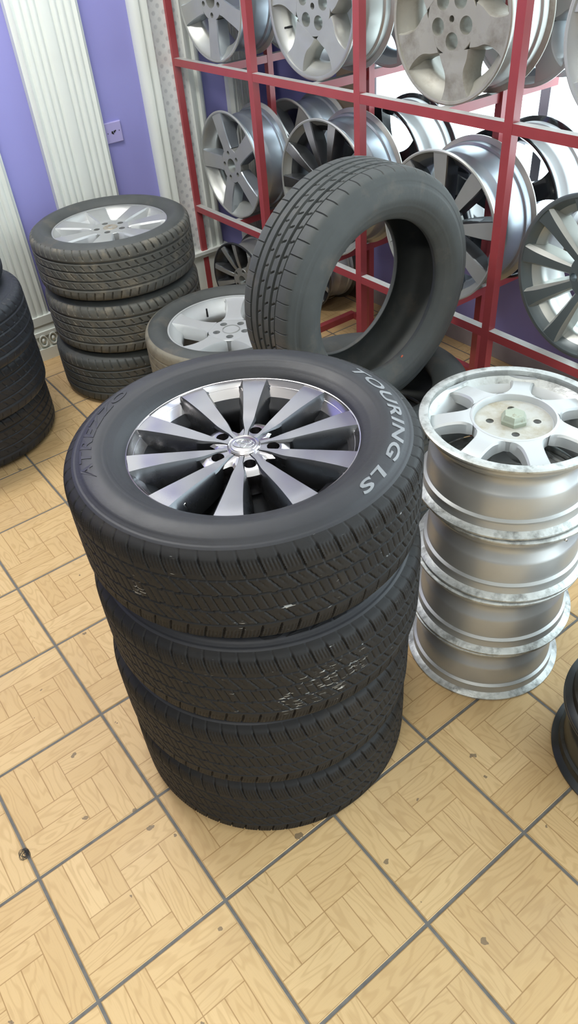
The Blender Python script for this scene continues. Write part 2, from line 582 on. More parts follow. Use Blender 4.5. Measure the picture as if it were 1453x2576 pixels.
# back wall: solid left part, low wall under the window, lintel
WX0, WX1, WZ0, WZ1 = -6.56 * T, 4.5 * T, 1.95 * T, 2.65
bw = MB()
bw.box(((XW - .1 + WX0) / 2, YB + .05, 1.5), (WX0 - XW + .1, .1, 3.0))
bw.box(((WX0 + 7 * T) / 2, YB + .05, WZ0 / 2), (7 * T - WX0, .1, WZ0))
bw.box(((WX0 + 7 * T) / 2, YB + .05, (WZ1 + 3) / 2), (7 * T - WX0, .1, 3 - WZ1))
bw.box(((WX1 + 7 * T) / 2, YB + .05, (WZ0 + WZ1) / 2), (7 * T - WX1, .1, WZ1 - WZ0))
struct('wall_back', bw.mesh('wall_back', MT['purple'], smooth=False))
struct('ceiling', MB().box((.3, -1.0 * T, 3.05), (19 * T, 14.5 * T, .1)).mesh('ceiling', MT['ceiling'], smooth=False))

wf = MB()
fx = WX0
xs = [WX0 + .02, -5.3 * T, -3.6 * T, -1.6 * T, .4 * T, 2.4 * T, WX1 - .02]
for x in xs:
    wf.box((x, YB + .05, (WZ0 + WZ1) / 2), (.04, .06, WZ1 - WZ0))
for z in (WZ0 + .02, WZ1 - .02):
    wf.box(((WX0 + WX1) / 2, YB + .05, z), (WX1 - WX0, .055, .04))
win = struct('window_1', wf.mesh('window_frame', MT['frame_white'], smooth=False))
link('pane', MB().box(((WX0 + WX1) / 2, YB + .05, (WZ0 + WZ1) / 2), (WX1 - WX0 - .04, .006, WZ1 - WZ0 - .04)).mesh('pane', MT['glass'], smooth=False), win)

struct('baseboard_back', MB().box((-1.0 * T, YB - .006, .035), (15.4 * T, .012, .07)).mesh('baseboard_back', MT['grey_trim'], smooth=False))
struct('trim_5', MB().box((-6.87 * T, YB - .02, 1.5), (.38 * T, .04, 3.0)).mesh('brown_trim', MT['brown'], smooth=False))


def pilaster(name, y0, y1, zb, flutes=True, mosaic=False):
    """moulded white half column on the left wall, facing +x"""
    y0, y1 = y0 * T, y1 * T
    w = y1 - y0
    xb, xf = XW, XW + .048
    mb = MB()
    if flutes:
        n = 6
        pts = [(xb, y0), (xf - .016, y0), (xf - .010, y0 + .012), (xf, y0 + .016)]
        a, b = y0 + .03, y1 - .03
        q = min(1.0, w / .29)
        wide = (b - a)
        # three narrow ribs, a broad central flat, three narrow ribs
        edges = [0, .13, .26, .38, .62, .74, .87, 1.0]
        for i in range(7):
            e0, e1 = a + wide * edges[i], a + wide * edges[i + 1]
            pts += [(xf - .008, e0 + .001 * q), (xf - .002, e0 + .006 * q * q), (xf, e0 + .012 * q * q), (xf, e1 - .012 * q * q), (xf - .002, e1 - .006 * q * q), (xf - .008, e1 - .001 * q)]
        pts += [(xf, y1 - .016), (xf - .010, y1 - .012), (xf - .016, y1), (xb, y1)]
    elif mosaic:
        pts = [(xb, y0), (xf - .02, y0), (xf - .006, y0 + .012), (xf, y0 + .02), (xf, y0 + .034), (xf - .014, y0 + .042), (xf - .006, y0 + .055), (xf - .004, y0 + .075),
               (xf - .012, y0 + .082), (xf - .012, y1 - .082), (xf - .004, y1 - .075), (xf - .006, y1 - .055), (xf - .014, y1 - .042), (xf, y1 - .034), (xf, y1 - .02), (xf - .006, y1 - .012), (xf - .02, y1), (xb, y1)]
    pts = np.array(pts)
    k = len(pts)
    secs = [np.c_[pts, np.full(k, z)] for z in (zb, 3.0)]
    mis = [0] * k
    if mosaic:
        mis[8] = 1
    mb.loft(secs, mis)
    # base: band, neck, astragal, ovals, plinth
    yc = (y0 + y1) / 2
    if flutes:
        mb.box((xb + .028, yc, zb - .02), (.056, w + .006, .04))
        mb.box((xb + .026, yc, zb - .055), (.052, w + .002, .03))
        mb.box((xb + .031, yc, zb - .08), (.062, w + .012, .02))
        mb.box((xb + .027, yc, (zb - .09 + .05) / 2), (.054, w + .008, zb - .09 - .05 + .002))
        nn = 6
        for i in range(nn):
            yy = y0 + w * (i + .5) / nn
            mb2 = []
            ring = []
            zc, rz, ry = (zb - .09 + .05) / 2 + .01, (zb - .14) / 2 * .92, w / nn * .43
            for a in np.linspace(0, 2 * PI, 20, endpoint=False):
                sec = []
                for bb in np.linspace(0, 2 * PI, 6, endpoint=False):
                    rr = 1 + .2 * math.cos(bb)
                    sec.append((xb + .054 + .013 * math.sin(bb), yy + ry * rr * .86 * math.cos(a), zc + rz * rr * .86 * math.sin(a)))
                ring.append(sec)
            ring.append(ring[0])
            mb.loft(ring, cap=False)
            mb.lathe([(0.0, .013), (ry * .3, .011), (ry * .42, .006), (ry * .46, 0)], 16)
            vv = mb.v[-1]
            mb.v[-1] = np.c_[xb + .054 + vv[:, 2], yy + vv[:, 0], zc + vv[:, 1] * rz / ry]
        mb.box((xb + .033, yc, .028), (.066, w + .016, .056))
    else:
        mb.box((xb + .032, yc, zb - .008), (.064, w + .03, .016))
        mb.box((xb + .028, yc, zb - .024), (.056, w + .016, .018))
        mb.box((xb + .025, yc, (zb - .03) / 2 + .01), (.05, w + .004, zb - .03 - .02))
    return struct(name, mb.mesh(name, [MT['white'], MT['mosaic']], sharp=50))


pilaster('trim_1', -0.42, .54, .68 * T)
pilaster('trim_2', 1.13, 2.09, .68 * T)
pilaster('trim_3', 2.82, 3.80, .82 * T, flutes=False, mosaic=True)
pilaster('trim_4', 4.25, 4.66, .68 * T)
struct('trim_6', MB().lathe([(.009, 0.0), (.009, 3.0)], 12).mesh('corner_pipe', MT['frame_white']), (-8.62 * T, 5.05 * T, 0))

# blanked socket plate beside the fluted column
pl = MB()
r_ = .042
pl.loft([[(XW + x, 2.245 * T + a * s, 2.85 * T + b * s) for a, b in ((-1, -1), (1, -1), (1, 1), (-1, 1))] for x, s in ((0, r_), (.008, r_), (.011, r_ * .93))])
sp = thing('socket_plate', 'square lilac blanking plate with small dark holes on the purple wall', 'socket', (XW, 2.245 * T, 2.85 * T))
pm = pl.mesh('socket_plate', MT['plate'], sharp=20)
o = link('plate', pm, sp); o.location = (-XW, -2.245 * T, -2.85 * T)
hm = MB()
for dy, dz, r in ((-.006, .001, .005), (.004, .003, .004), (.010, .006, .003), (-.002, -.004, .003), (-.028, 0, .002), (.028, .004, .002)):
    hm.box((.0115, dy, dz), (.001, r * 1.6, r * 2))
link('screw_hole', hm.mesh('screw_hole', MT['black'], smooth=False), sp)


# ------------------------------------------------------------------ tyres
def catmull(pts, n):
    pts = np.asarray(pts, float)
    P = np.vstack([2 * pts[0] - pts[1], pts, 2 * pts[-1] - pts[-2]])
    out = []
    for i in range(1, len(P) - 2):
        for t in np.linspace(0, 1, n, endpoint=False):
            p0, p1, p2, p3 = P[i - 1], P[i], P[i + 1], P[i + 2]
            out.append(.5 * ((2 * p1) + (-p0 + p2) * t + (2 * p0 - 5 * p1 + 4 * p2 - p3) * t * t + (-p0 + 3 * p1 - 3 * p2 + p3) * t ** 3))
    out.append(pts[-1])
    return np.array(out)


def sst(e0, e1, x):
    t = np.clip((x - e0) / (e1 - e0), 0, 1)
    return t * t * (3 - 2 * t)


def groove(d, w):
    """1 inside a groove of half width w, distance d"""
    return 1 - sst(w * .75, w * 1.15, np.abs(d))


def per(x):
    return (x + .5) % 1.0 - .5


def tread_touring(th, s):
    P = 66 * th / (2 * PI)
    a = np.abs(s); sg = np.sign(s)
    d = np.zeros_like(th + s)
    zig = .03 * np.abs(per(P)) * 2 - .015
    d = np.maximum(d, .9 * groove(a - .48, .014))
    d = np.maximum(d, .9 * groove(a - .17 - zig, .013))
    ph = P + .9 * np.maximum(a - .5, 0) + .25 * sg
    d = np.maximum(d, .8 * groove(per(ph), .055) * sst(.52, .55, a) * (1 - .75 * sst(.80, .92, a)))
    for k in (.2, .4, .6, .8):
        d = np.maximum(d, .28 * groove(per(ph + k), .045) * sst(.60, .63, a) * (1 - sst(.80, .83, a)))
    d = np.maximum(d, .6 * groove(per(P + 2.4 * s + .1), .055) * sst(.20, .22, a) * (1 - sst(.45, .48, a)))
    d = np.maximum(d, .25 * groove(per(P + 2.4 * s + .6), .045) * sst(.28, .31, a) * (1 - sst(.45, .48, a)))
    d = np.maximum(d, .42 * groove(per(2 * P + 2.2 * s), .085) * (1 - sst(.12, .15, a)))
    return d


def tread_highway(th, s):
    P = 58 * th / (2 * PI)
    a = np.abs(s); sg = np.sign(s)
    d = np.maximum(np.maximum(groove(s - .50, .034), groove(s - .17, .034)), np.maximum(groove(s + .17, .034), groove(s + .50, .034)))
    lat = per(P + .9 * np.maximum(a - .5, 0) + .2 * sg)
    d = np.maximum(d, .9 * groove(lat, .07) * sst(.60, .63, a) * (1 - .5 * sst(.9, 1, a)))
    mid = per(P + 2.0 * s)
    d = np.maximum(d, .7 * groove(mid, .08) * sst(.22, .24, s) * (1 - sst(.38, .42, s)))
    d = np.maximum(d, .6 * groove(per(P + 2.4 * s), .06) * sst(.22, .26, -s) * (1 - sst(.40, .44, -s)))
    d = np.maximum(d, .5 * groove(per(P + 3.0 * s), .06) * (1 - sst(.10, .13, np.abs(s - .02))))
    return d


def tread_ribbed(th, s):
    P = 54 * th / (2 * PI)
    a = np.abs(s); sg = np.sign(s)
    d = groove(s - .47, .008) * .8
    d = np.maximum(d, groove(s + .47, .03))
    d = np.maximum(d, groove(s - .27, .034))
    d = np.maximum(d, groove(s - .02, .034))
    d = np.maximum(d, groove(s + .22, .034))
    lat = per(P + 0 * s)
    d = np.maximum(d, .6 * groove(lat, .042) * sst(.46, .49, a) * (1 - sst(.80, .90, a)))
    sip = per(P + 1.8 * s)
    d = np.maximum(d, .8 * groove(sip, .06) * (1 - sst(.07, .085, np.abs(s - .36))))
    sip2 = per(P + 1.8 * s + .3)
    d = np.maximum(d, .8 * groove(sip2, .06) * (1 - sst(.05, .065, np.abs(s - .13))))
    d = np.maximum(d, .7 * groove(sip, .05) * (1 - sst(.04, .055, np.abs(s + .13))))
    return d


def tread_worn(th, s):
    P = 50 * th / (2 * PI)
    a = np.abs(s)
    d = .35 * groove(a - .5, .02)
    d = np.maximum(d, .35 * groove(a - .16, .02))
    d = np.maximum(d, .3 * groove(per(P + .6 * a), .05) * sst(.6, .7, a) * (1 - sst(.85, .95, a)))
    d = np.maximum(d, .2 * groove(per(P + 2 * s), .05) * sst(.2, .25, a) * (1 - sst(.44, .48, a)))
    return d


TREADS = {'touring': (tread_touring, 66 * 22, 86), 'highway': (tread_highway, 58 * 18, 70), 'ribbed': (tread_ribbed, 54 * 20, 110), 'worn': (tread_worn, 50 * 10, 60)}


def tyre_profile(R, w, rb):
    hw, S_ = w / 2, R - rb
    pts = [(rb, .76 * hw), (rb + .06 * S_, .83 * hw), (rb + .22 * S_, .935 * hw), (rb + .40 * S_, .995 * hw), (rb + .55 * S_, .985 * hw),
           (rb + .70 * S_, .945 * hw), (rb + .82 * S_, .885 * hw)]
    side = catmull(pts, 5)
    return side


def make_tyre(key, R, w, rb, pattern, m_side, m_tread, depth=.0055, ridge=True):
    """returns {'sidewall': mesh, 'tread': mesh, 'h(r)': fn}"""
    hw, S_ = w / 2, R - rb
    side = tyre_profile(R, w, rb)
    side2 = side.copy()
    if ridge:   # fine moulded rings on the sidewall
        q = (side[:, 0] - rb) / S_
        side2[:, 1] += .0009 * np.exp(-((q - .12) / .012) ** 2) + .0012 * np.exp(-((q - .34) / .012) ** 2)
    # dense radial resample so that the rings show
    rr = np.linspace(0, 1, 46)
    idx = rr * (len(side) - 1)
    sr = np.interp(idx, np.arange(len(side)), side[:, 0]); sh = np.interp(idx, np.arange(len(side)), side[:, 1])
    q = (sr - rb) / S_
    sh2 = sh.copy()
    if ridge:
        sh2 += .0010 * np.exp(-((q - .16) / .012) ** 2) + .0012 * np.exp(-((q - .30) / .012) ** 2) - .0012 * sst(.68, .70, q) * (1 - sst(.76, .78, q))
    up = np.c_[sr, sh2]
    inner = np.array([(rb, .66 * hw), (rb + .03 * S_, .66 * hw), (rb + .18 * S_, .80 * hw), (rb + .45 * S_, .90 * hw), (rb + .70 * S_, .84 * hw),
                      (rb + .85 * S_, .66 * hw), (R - .014, .38 * hw), (R - .012, 0)])
    inn = catmull(inner, 3)
    # full section: bottom outer (shoulder -> bead), inner liner, top outer (bead -> shoulder)
    sec = np.vstack([up[::-1] * [1, -1], inn * [1, -1], (inn * [1, 1])[::-1][1:], up])
    n = 160
    a = np.linspace(0, 2 * PI, n, endpoint=False)
    P = np.stack([np.cos(a)[:, None] * sec[None, :, 0], np.sin(a)[:, None] * sec[None, :, 0], np.broadcast_to(sec[None, :, 1], (n, len(sec)))], -1)
    ms = grid_mesh(key + '_sidewall', P, m_side)
    # tread band
    fn, nt_, ns = TREADS[pattern]
    s = np.linspace(-1, 1, ns)
    r1, h1 = rb + .82 * S_, .885 * hw
    crown = np.array([(r1, h1), (R - .075 * S_ - .0005, .83 * hw), (R - .022 * S_ - .001, .755 * hw), (R - .010 * S_, .66 * hw), (R - .004 * S_, .5 * hw), (R - .001 * S_, .25 * hw), (R, 0.0)])
    cc = catmull(crown, 10)
    # arc length parameter from shoulder end to the centre
    L = np.r_[0, np.cumsum(np.hypot(*np.diff(cc, axis=0).T))]
    L /= L[-1]
    asx = 1 - np.abs(s)
    br, bh = np.interp(asx, L, cc[:, 0]), np.interp(asx, L, cc[:, 1]) * np.sign(s)
    # normal of the section
    tr, th_ = np.gradient(br), np.gradient(bh)
    nl = np.hypot(tr, th_); nr, nh = th_ / nl, -tr / nl
    a = np.linspace(0, 2 * PI, nt_, endpoint=False)
    D = fn(a[:, None], s[None, :]) * depth
    D[:, 0] = 0; D[:, -1] = 0
    rr = br[None] - nr[None] * D
    hh = bh[None] - nh[None] * D
    P = np.stack([np.cos(a)[:, None] * rr, np.sin(a)[:, None] * rr, hh], -1)
    mt = grid_mesh(key + '_tread', P, m_tread)
    mt.set_sharp_from_angle(angle=math.radians(50))
    order = np.argsort(up[:, 0])
    return {'side': ms, 'tread': mt, 'hr': lambda r: np.interp(r, up[order, 0], up[order, 1])}


def ring_text(name, text, size, r0, a0, sweep, hr, m, lift=.0006, shear=.25):
    """raised lettering bent round a sidewall, reading clockwise seen from the front"""
    cu = bpy.data.curves.new(name, 'FONT')
    cu.body = text
    cu.size = size
    cu.shear = shear
    cu.extrude = .0005
    cu.space_character = 1.12
    cu.resolution_u = 4
    cu.offset = size * .022
    o = bpy.data.objects.new(name, cu)
    COL.objects.link(o)
    dg = bpy.context.evaluated_depsgraph_get()
    me = bpy.data.meshes.new_from_object(o.evaluated_get(dg))
    bpy.data.objects.remove(o)
    co = np.zeros(len(me.vertices) * 3, np.float32)
    me.vertices.foreach_get('co', co)
    co = co.reshape(-1, 3)
    x0, x1 = co[:, 0].min(), co[:, 0].max()
    a = a0 - sweep * (co[:, 0] - x0) / (x1 - x0)
    r = r0 + co[:, 1]
    out = np.c_[np.cos(a) * r, np.sin(a) * r, hr(r) + co[:, 2] + lift]
    me.vertices.foreach_set('co', out.astype(np.float32).reshape(-1))
    me.materials.clear()
    me.materials.append(m)
    me.name = name
    me.update()
    return me


def place_tyre(ty, name, label, loc, rot=(0, 0, 0), off=(0, 0, 0), group=None, spin=0.0, cat='tyre'):
    t = thing(name, label, cat, loc, rot, group)
    link('tread', ty['tread'], t, off, (0, 0, spin))
    link('sidewall', ty['side'], t, off, (0, 0, spin))
    return t


# ------------------------------------------------------------------ wheels
def barrel_mesh(key, Rf, wd, m_out, m_in, m_lip, lipw=.010, deep=.0, inner_r=None):
    """outer skin of a rim lying face up: front flange at h=0, back flange at h=-wd"""
    f = .017
    o = [(Rf - .004, .0005), (Rf, -.002), (Rf, -.006), (Rf - .004, -.008), (Rf - f + .001, -.013), (Rf - f, -.020), (Rf - f, -.028), (Rf - f - .003, -.031),
         (Rf - f - .004, -.036), (Rf - f - .022, -.045), (Rf - f - .025, -.055), (Rf - f - .024, -.075), (Rf - f - .012, -.088), (Rf - f - .009, -.095), (Rf - f - .006, -wd + .040), (Rf - f + .001, -wd + .036),
         (Rf - f + .001, -wd + .033), (Rf - f - .001, -wd + .030), (Rf - f, -wd + .022), (Rf - f + .002, -wd + .014), (Rf - .005, -wd + .009), (Rf, -wd + .006), (Rf, -wd + .002), (Rf - .003, -wd)]
    t = .006
    i = [(Rf - .010, -wd), (Rf - f - t, -wd + .012), (Rf - f - t - .004, -wd + .04), (Rf - f - t - .012, -.10), (Rf - f - t - .027, -.078), (Rf - f - t - .029, -.055), (Rf - f - t - .024, -.043), (Rf - f - t - .004 - lipw * .2, -.030),
         (Rf - f - t + .004, -.016), (Rf - lipw, -.006), (Rf - lipw + .001, -.0005)]
    prof = o + i
    lip = len(o)
    mis = []
    for q in range(len(prof)):
        if q < 4 or q >= len(prof) - 4:
            mis.append(2)
        elif q < len(o) - 5:
            mis.append(0)
        elif q < len(o):
            mis.append(3)
        else:
            mis.append(1)
    return MB().lathe(prof, 128, closed=True, mi=mis).mesh(key, [m_out, m_in, m_lip, m_lip if m_lip is not MT['polished'] else m_out], sharp=40)


def spoke_mesh(key, secs, m_face, m_side, Rf=None):
    """secs rows: r, cx, wl, wr, ht, hb, chamfer, side flare"""
    rings = []
    for (r, cx, wl, wr, ht, hb, ch, fl) in secs:
        pts = [(r, cx - wl - fl, hb), (r, cx - wl - ch * .5, ht - ch), (r, cx - wl + ch * .2, ht), (r, cx + wr - ch * .2, ht), (r, cx + wr + ch * .5, ht - ch), (r, cx + wr + fl, hb)]
        rings.append(pts)
    R = np.array(rings)
    # smooth along the length
    m, k = R.shape[:2]
    fine = np.stack([catmull(R[:, q, :], 5) for q in range(k)], 1)
    if Rf:      # the spoke root stays inside the barrel wall
        rr = np.hypot(fine[:, :, 0], fine[:, :, 1])
        lim = np.interp(rr, [Rf - .047, Rf - .041, Rf - .023, Rf - .018, Rf - .008], [-.09, -.040, -.031, -.013, -.009])
        fine[:, :, 2] = np.maximum(fine[:, :, 2], lim)
    mb = MB()
    mb.loft(fine, mis=[1, 1, 0, 1, 1, 1])
    return mb.mesh(key, [m_face, m_side], sharp=28)


def cut(me, cutters, name):
    """boolean difference with a list of (x, y, r) vertical cylinders"""
    mb = MB()
    for (x, y, r) in cutters:
        mb.lathe([(r, -.2), (r, .2)], 24, cap0=True, cap1=True, center=(x, y, 0))
    c = bpy.data.objects.new('cutter', mb.mesh('cutter', MT['dark']))
    a = bpy.data.objects.new('hub', me)
    COL.objects.link(c); COL.objects.link(a)
    md = a.modifiers.new('b', 'BOOLEAN')
    md.operation = 'DIFFERENCE'; md.object = c; md.solver = 'EXACT'
    dg = bpy.context.evaluated_depsgraph_get()
    out = bpy.data.meshes.new_from_object(a.evaluated_get(dg))
    bpy.data.objects.remove(a); bpy.data.objects.remove(c)
    out.name = name
    out.polygons.foreach_set('use_smooth', [True] * len(out.polygons))
    out.set_sharp_from_angle(angle=math.radians(35))
    return out


def hub_mesh(key, prof, holes, m_face, m_side, lobes=None):
    """prof: (r,h) from the outer bottom over the top to the axis"""
    k = len(prof)
    mb = MB().lathe(prof, 120 if lobes else 64, mi=0, cap0=True)
    if lobes is not None:       # five bays bitten out between the spoke pairs
        V = mb.v[0]
        th = np.arctan2(V[:, 1], V[:, 0])
        bite = .36 * (.5 + .5 * np.cos(5 * (th - lobes))) ** 3 * sst(.045, .07, np.hypot(V[:, 0], V[:, 1]))
        V[:, :2] *= (1 - bite)[:, None]
    me = mb.mesh(key, [m_face, m_side], sharp=35)
    return cut(me, holes, key) if holes else me


def lugs(n, pcd, r, a0=0.0):
    return [(pcd * math.cos(a0 + 2 * PI * i / n), pcd * math.sin(a0 + 2 * PI * i / n), r) for i in range(n)]


def D(x):
    return math.radians(x)


def valve(m=None):
    return MB().lathe([(.004, 0), (.004, .02), (.0035, .022), (.0035, .034), (0.0005, .035)], 10).mesh('valve_stem', m or MT['chrome'])


VALVE_C, VALVE_B = valve(), valve(MT['black'])


class Wheel:
    """a rim design: list of parts (name, mesh, loc, rotz, label, subs)"""

    def __init__(self):
        self.parts = []

    def add(self, name, me, loc=(0, 0, 0), rot=(0, 0, 0), label=None, subs=()):
        self.parts.append((name, me, loc, rot, label, subs))
        return self

    def put(self, root, off, spin=0.0):
        for (name, me, loc, rot, label, subs) in self.parts:
            c, s = math.cos(spin), math.sin(spin)
            l = (off[0] + loc[0] * c - loc[1] * s, off[1] + loc[0] * s + loc[1] * c, off[2] + loc[2])
            o = link(name, me, root, l, (rot[0], rot[1], rot[2] + spin))
            if label:
                o['label'] = label
            for (n2, m2, l2, r2) in subs:
                link(n2, m2, o, l2, r2)


def spokes(wh, me, n, a0, pair=None):
    for i in range(n):
        a = a0 + 360.0 * i / n
        if pair:
            for s in (-1, 1):
                wh.add('spoke', me if s < 0 else (pair[1] if len(pair) > 1 else me), rot=(0, 0, D(a + s * pair[0])))
        else:
            wh.add('spoke', me, rot=(0, 0, D(a)))


# ---- the polished ten-spoke wheel with emblem cap
def emblem_mesh():
    mb = MB()

    def oval(cx, cy, rx, ry, t):
        ring = []
        for a in np.linspace(0, 2 * PI, 40, endpoint=False):
            sec = []
            for b in np.linspace(0, 2 * PI, 6, endpoint=False):
                d = t * math.cos(b)
                sec.append((cx + (rx + d) * math.cos(a), cy + (ry + d) * math.sin(a), .0012 + t * .8 * math.sin(b)))
            ring.append(sec)
        ring.append(ring[0])
        mb.loft(ring, cap=False)
    oval(0, 0, .0200, .0138, .0009)
    oval(0, -.0006, .0058, .0126, .0008)
    oval(0, .0052, .0142, .0062, .0008)
    return mb.mesh('emblem', MT['chrome'])


def wheel_main():
    w = Wheel()
    Rf = .2235
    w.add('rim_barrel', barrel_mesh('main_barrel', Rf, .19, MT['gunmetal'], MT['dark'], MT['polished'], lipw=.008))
    sp = spoke_mesh('main_spoke', [
        (.032, 0, .0042, .0042, -.0145, -.040, .002, .001),
        (.050, 0, .0042, .0042, -.0140, -.050, .002, .001),
        (.066, 0, .0075, .0075, -.0135, -.056, .003, .002),
        (.085, 0, .0115, .0115, -.0125, -.060, .005, .006),
        (.110, 0, .014, .014, -.010, -.062, .006, .010),
        (.150, 0, .0185, .0185, -.006, -.060, .009, .012),
        (.190, 0, .0235, .0235, -.003, -.055, .009, .010),
        (.2155, 0, .027, .027, -.002, -.045, .008, .006)], MT['polished'], MT['gunmetal'], Rf)
    spokes(w, sp, 10, 31)
    hub = hub_mesh('main_hub', [(.081, -.07), (.0870, -.030), (.0860, -.0235), (.074, -.0180), (.036, -.0165), (.0005, -.0165)], lugs(5, .0555, .0122, D(49)), MT['polished'], MT['gunmetal'], D(85))
    w.add('hub', hub)
    for (x, y, r) in lugs(5, .0555, .0122, D(49)):
        w.add('lug_seat', LUG, (x, y, -.06))
    w.add('center_cap', MB().lathe([(.031, -.02), (.031, -.0135), (.029, -.011), (.0275, -.0125), (.0255, -.0125), (.024, -.011), (.015, -.0098), (.0005, -.0095)], 48).mesh('center_cap', MT['polished'], sharp=30),
          subs=[('emblem', emblem_mesh(), (0, 0, -.0105), (0, 0, D(49 - 4)))])
    w.add('valve_stem', VALVE_C, (.178 * math.cos(D(-68)), .178 * math.sin(D(-68)), -.05), (D(12), 0, 0))
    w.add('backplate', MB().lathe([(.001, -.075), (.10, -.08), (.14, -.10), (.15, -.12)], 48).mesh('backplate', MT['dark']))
    return w


LUG = MB().lathe([(.014, .0), (.014, .028), (.0128, .028), (.0128, .002), (.0005, .002)], 24).mesh('lug_seat', MT['dark_alloy'])


def wheel_generic(key, Rf, wd, n, a0, secs, m_face, m_side, m_out, m_in, m_lip, hubp, nl=5, pcd=.055, lr=.012, lug_a=0.0, bore=None, pair=None, cap=None, lipw=.010, valve_a=None):
    w = Wheel()
    w.add('rim_barrel', barrel_mesh(key + '_barrel', Rf, wd, m_out, m_in, m_lip, lipw=lipw))
    sp = spoke_mesh(key + '_spoke', secs, m_face, m_side, Rf)
    spokes(w, sp, n, a0, pair)
    holes = lugs(nl, pcd, lr, D(lug_a))
    if bore:
        holes.append((0, 0, bore))
    w.add('hub', hub_mesh(key + '_hub', hubp, holes, m_face, m_side))
    if cap:
        w.add(*cap)
    if valve_a is not None:
        w.add('valve_stem', VALVE_B, ((Rf - .055) * math.cos(D(valve_a)), (Rf - .055) * math.sin(D(valve_a)), -.045))
    return w


def hubp(r, h, th=.045, bev=.0015):
    return [(r, h - th), (r, h - bev), (r - bev * .6, h - bev * .3), (r - bev, h), (.0005, h)]


def star_secs(Rf, hh, w_in, w_mid, w_out, sag=.0, hb=-.06, ch=.005, fl=.006, a=.084):
    """spokes that flare at the hub and at the rim, so the windows are rounded"""
    b = Rf - .010
    q = [0, .2, .42, .65, .86, 1.0]
    ws = [w_in, w_in * .62 + w_mid * .38, w_mid, w_mid * 1.02, w_mid * .55 + w_out * .45, w_out]
    hs = [hh + .0013, hh + .002, hh + .005 + sag * .4, hh * .55 + sag * .4, hh * .25 - .002, -.005]
    return [(a + (b - a) * t, 0, wv, wv, hv, hb, ch * k, fl * k) for t, wv, hv, k in zip(q, ws, hs, (1, 1, 1, .8, .35, .1))]


main_w = wheel_main()

# five flat spokes, open bore (left bay of the rack)
five_w = {}
for key, Rf, a0 in (('five_top', .217, 270), ('five_low', .2245, 36), ('five_back', .2257, 60)):
    five_w[key] = wheel_generic(key, Rf, .195, 5, a0,
                                [(.067, 0, .031, .031, -.0107, -.055, .004, .004), (.085, 0, .029, .029, -.010, -.058, .004, .006), (.13, 0, .030, .030, -.006, -.06, .004, .008),
                                 (.18, 0, .033, .033, -.004, -.055, .004, .006), (Rf - .008, 0, .037, .037, -.003, -.05, .004, .004)],
                                MT['silver_dull'], MT['blue_alloy'], MT['blue_alloy'], MT['silver_dull'], MT['silver_dull'],
                                hubp(.072, -.011), 5, .053, .0095, a0, bore=.030)

# five thick spokes with hub pockets (upper rack, middle and right bays)
thick_a = wheel_generic('thick_silver', .222, .195, 5, -48, star_secs(.222, -.014, .052, .036, .058, hb=-.075, ch=.008, fl=.014, a=.080),
                        MT['silver_dull'], MT['silver_dull'], MT['silver_dull'], MT['silver_dull'], MT['silver'], hubp(.089, -.013, .06, .0015), 5, .054, .022, -60, bore=.010, valve_a=205, lipw=.016)
thick_b = wheel_generic('thick_grimy', .219, .195, 5, -80, star_secs(.219, -.014, .056, .036, .058, hb=-.075, ch=.008, fl=.014, a=.080),
                        MT['grimy'], MT['grimy'], MT['silver_dull'], MT['grimy'], MT['grimy'], hubp(.090, -.013, .06, .0015), 5, .055, .023, -85, bore=.009, lipw=.012)
thick_c = wheel_generic('thick_pale', .221, .195, 5, -60, star_secs(.221, -.014, .052, .036, .058, hb=-.075, ch=.008, fl=.014, a=.080),
                        MT['silver_bright'], MT['silver_bright'], MT['silver_bright'], MT['blue_alloy'], MT['silver_bright'], hubp(.089, -.013, .06, .0015), 5, .052, .018, -24, bore=.03, lipw=.012)


# slim machined V spokes with dark pockets
def v_secs(Rf, w0, w1):
    return [(.062, 0, w0, w0, -.0197, -.06, .003, .002), (.062 + (Rf - .07) * .18, 0, w0 * 1.15, w0 * 1.15, -.014, -.06, .003, .006), (.062 + (Rf - .07) * .48, 0, (w0 + w1) / 2, (w0 + w1) / 2, -.008, -.058, .004, .008),
            (.062 + (Rf - .07) * .76, 0, w1 * .92, w1 * .92, -.004, -.052, .004, .006), (Rf - .007, 0, w1, w1, -.002, -.045, .004, .003)]


vee = wheel_generic('vee', .254, .195, 5, 93, v_secs(.254, .008, .021), MT['polished'], MT['dark_alloy'], MT['blue_alloy'], MT['dark_alloy'], MT['silver_dull'],
                    hubp(.066, -.02), 5, .05, .010, 57, bore=.028, pair=(17,))
ten_flat = wheel_generic('ten_flat', .2495, .21, 9, 91, v_secs(.2495, .014, .029), MT['silver_dull'], MT['dark_alloy'], MT['blue_alloy'], MT['blue_alloy'], MT['silver_dull'],
                         hubp(.068, -.02), 5, .054, .011, 20, bore=.030)


def twist_secs(Rf, k=1.0):
    return [(.066, 0, .011, .011, -.0277, -.070, .006, .004), (.085, 0, .012, .012, -.024, -.072, .008, .008), (.13, 0, .015, .015, -.016, -.070, .012, .010),
            (.18, 0, .019, .019, -.009, -.064, .014, .010), (.215 * k, 0, .024, .024, -.004, -.055, .012, .006), (Rf - .006, 0, .028, .028, -.002, -.042, .008, .003)]


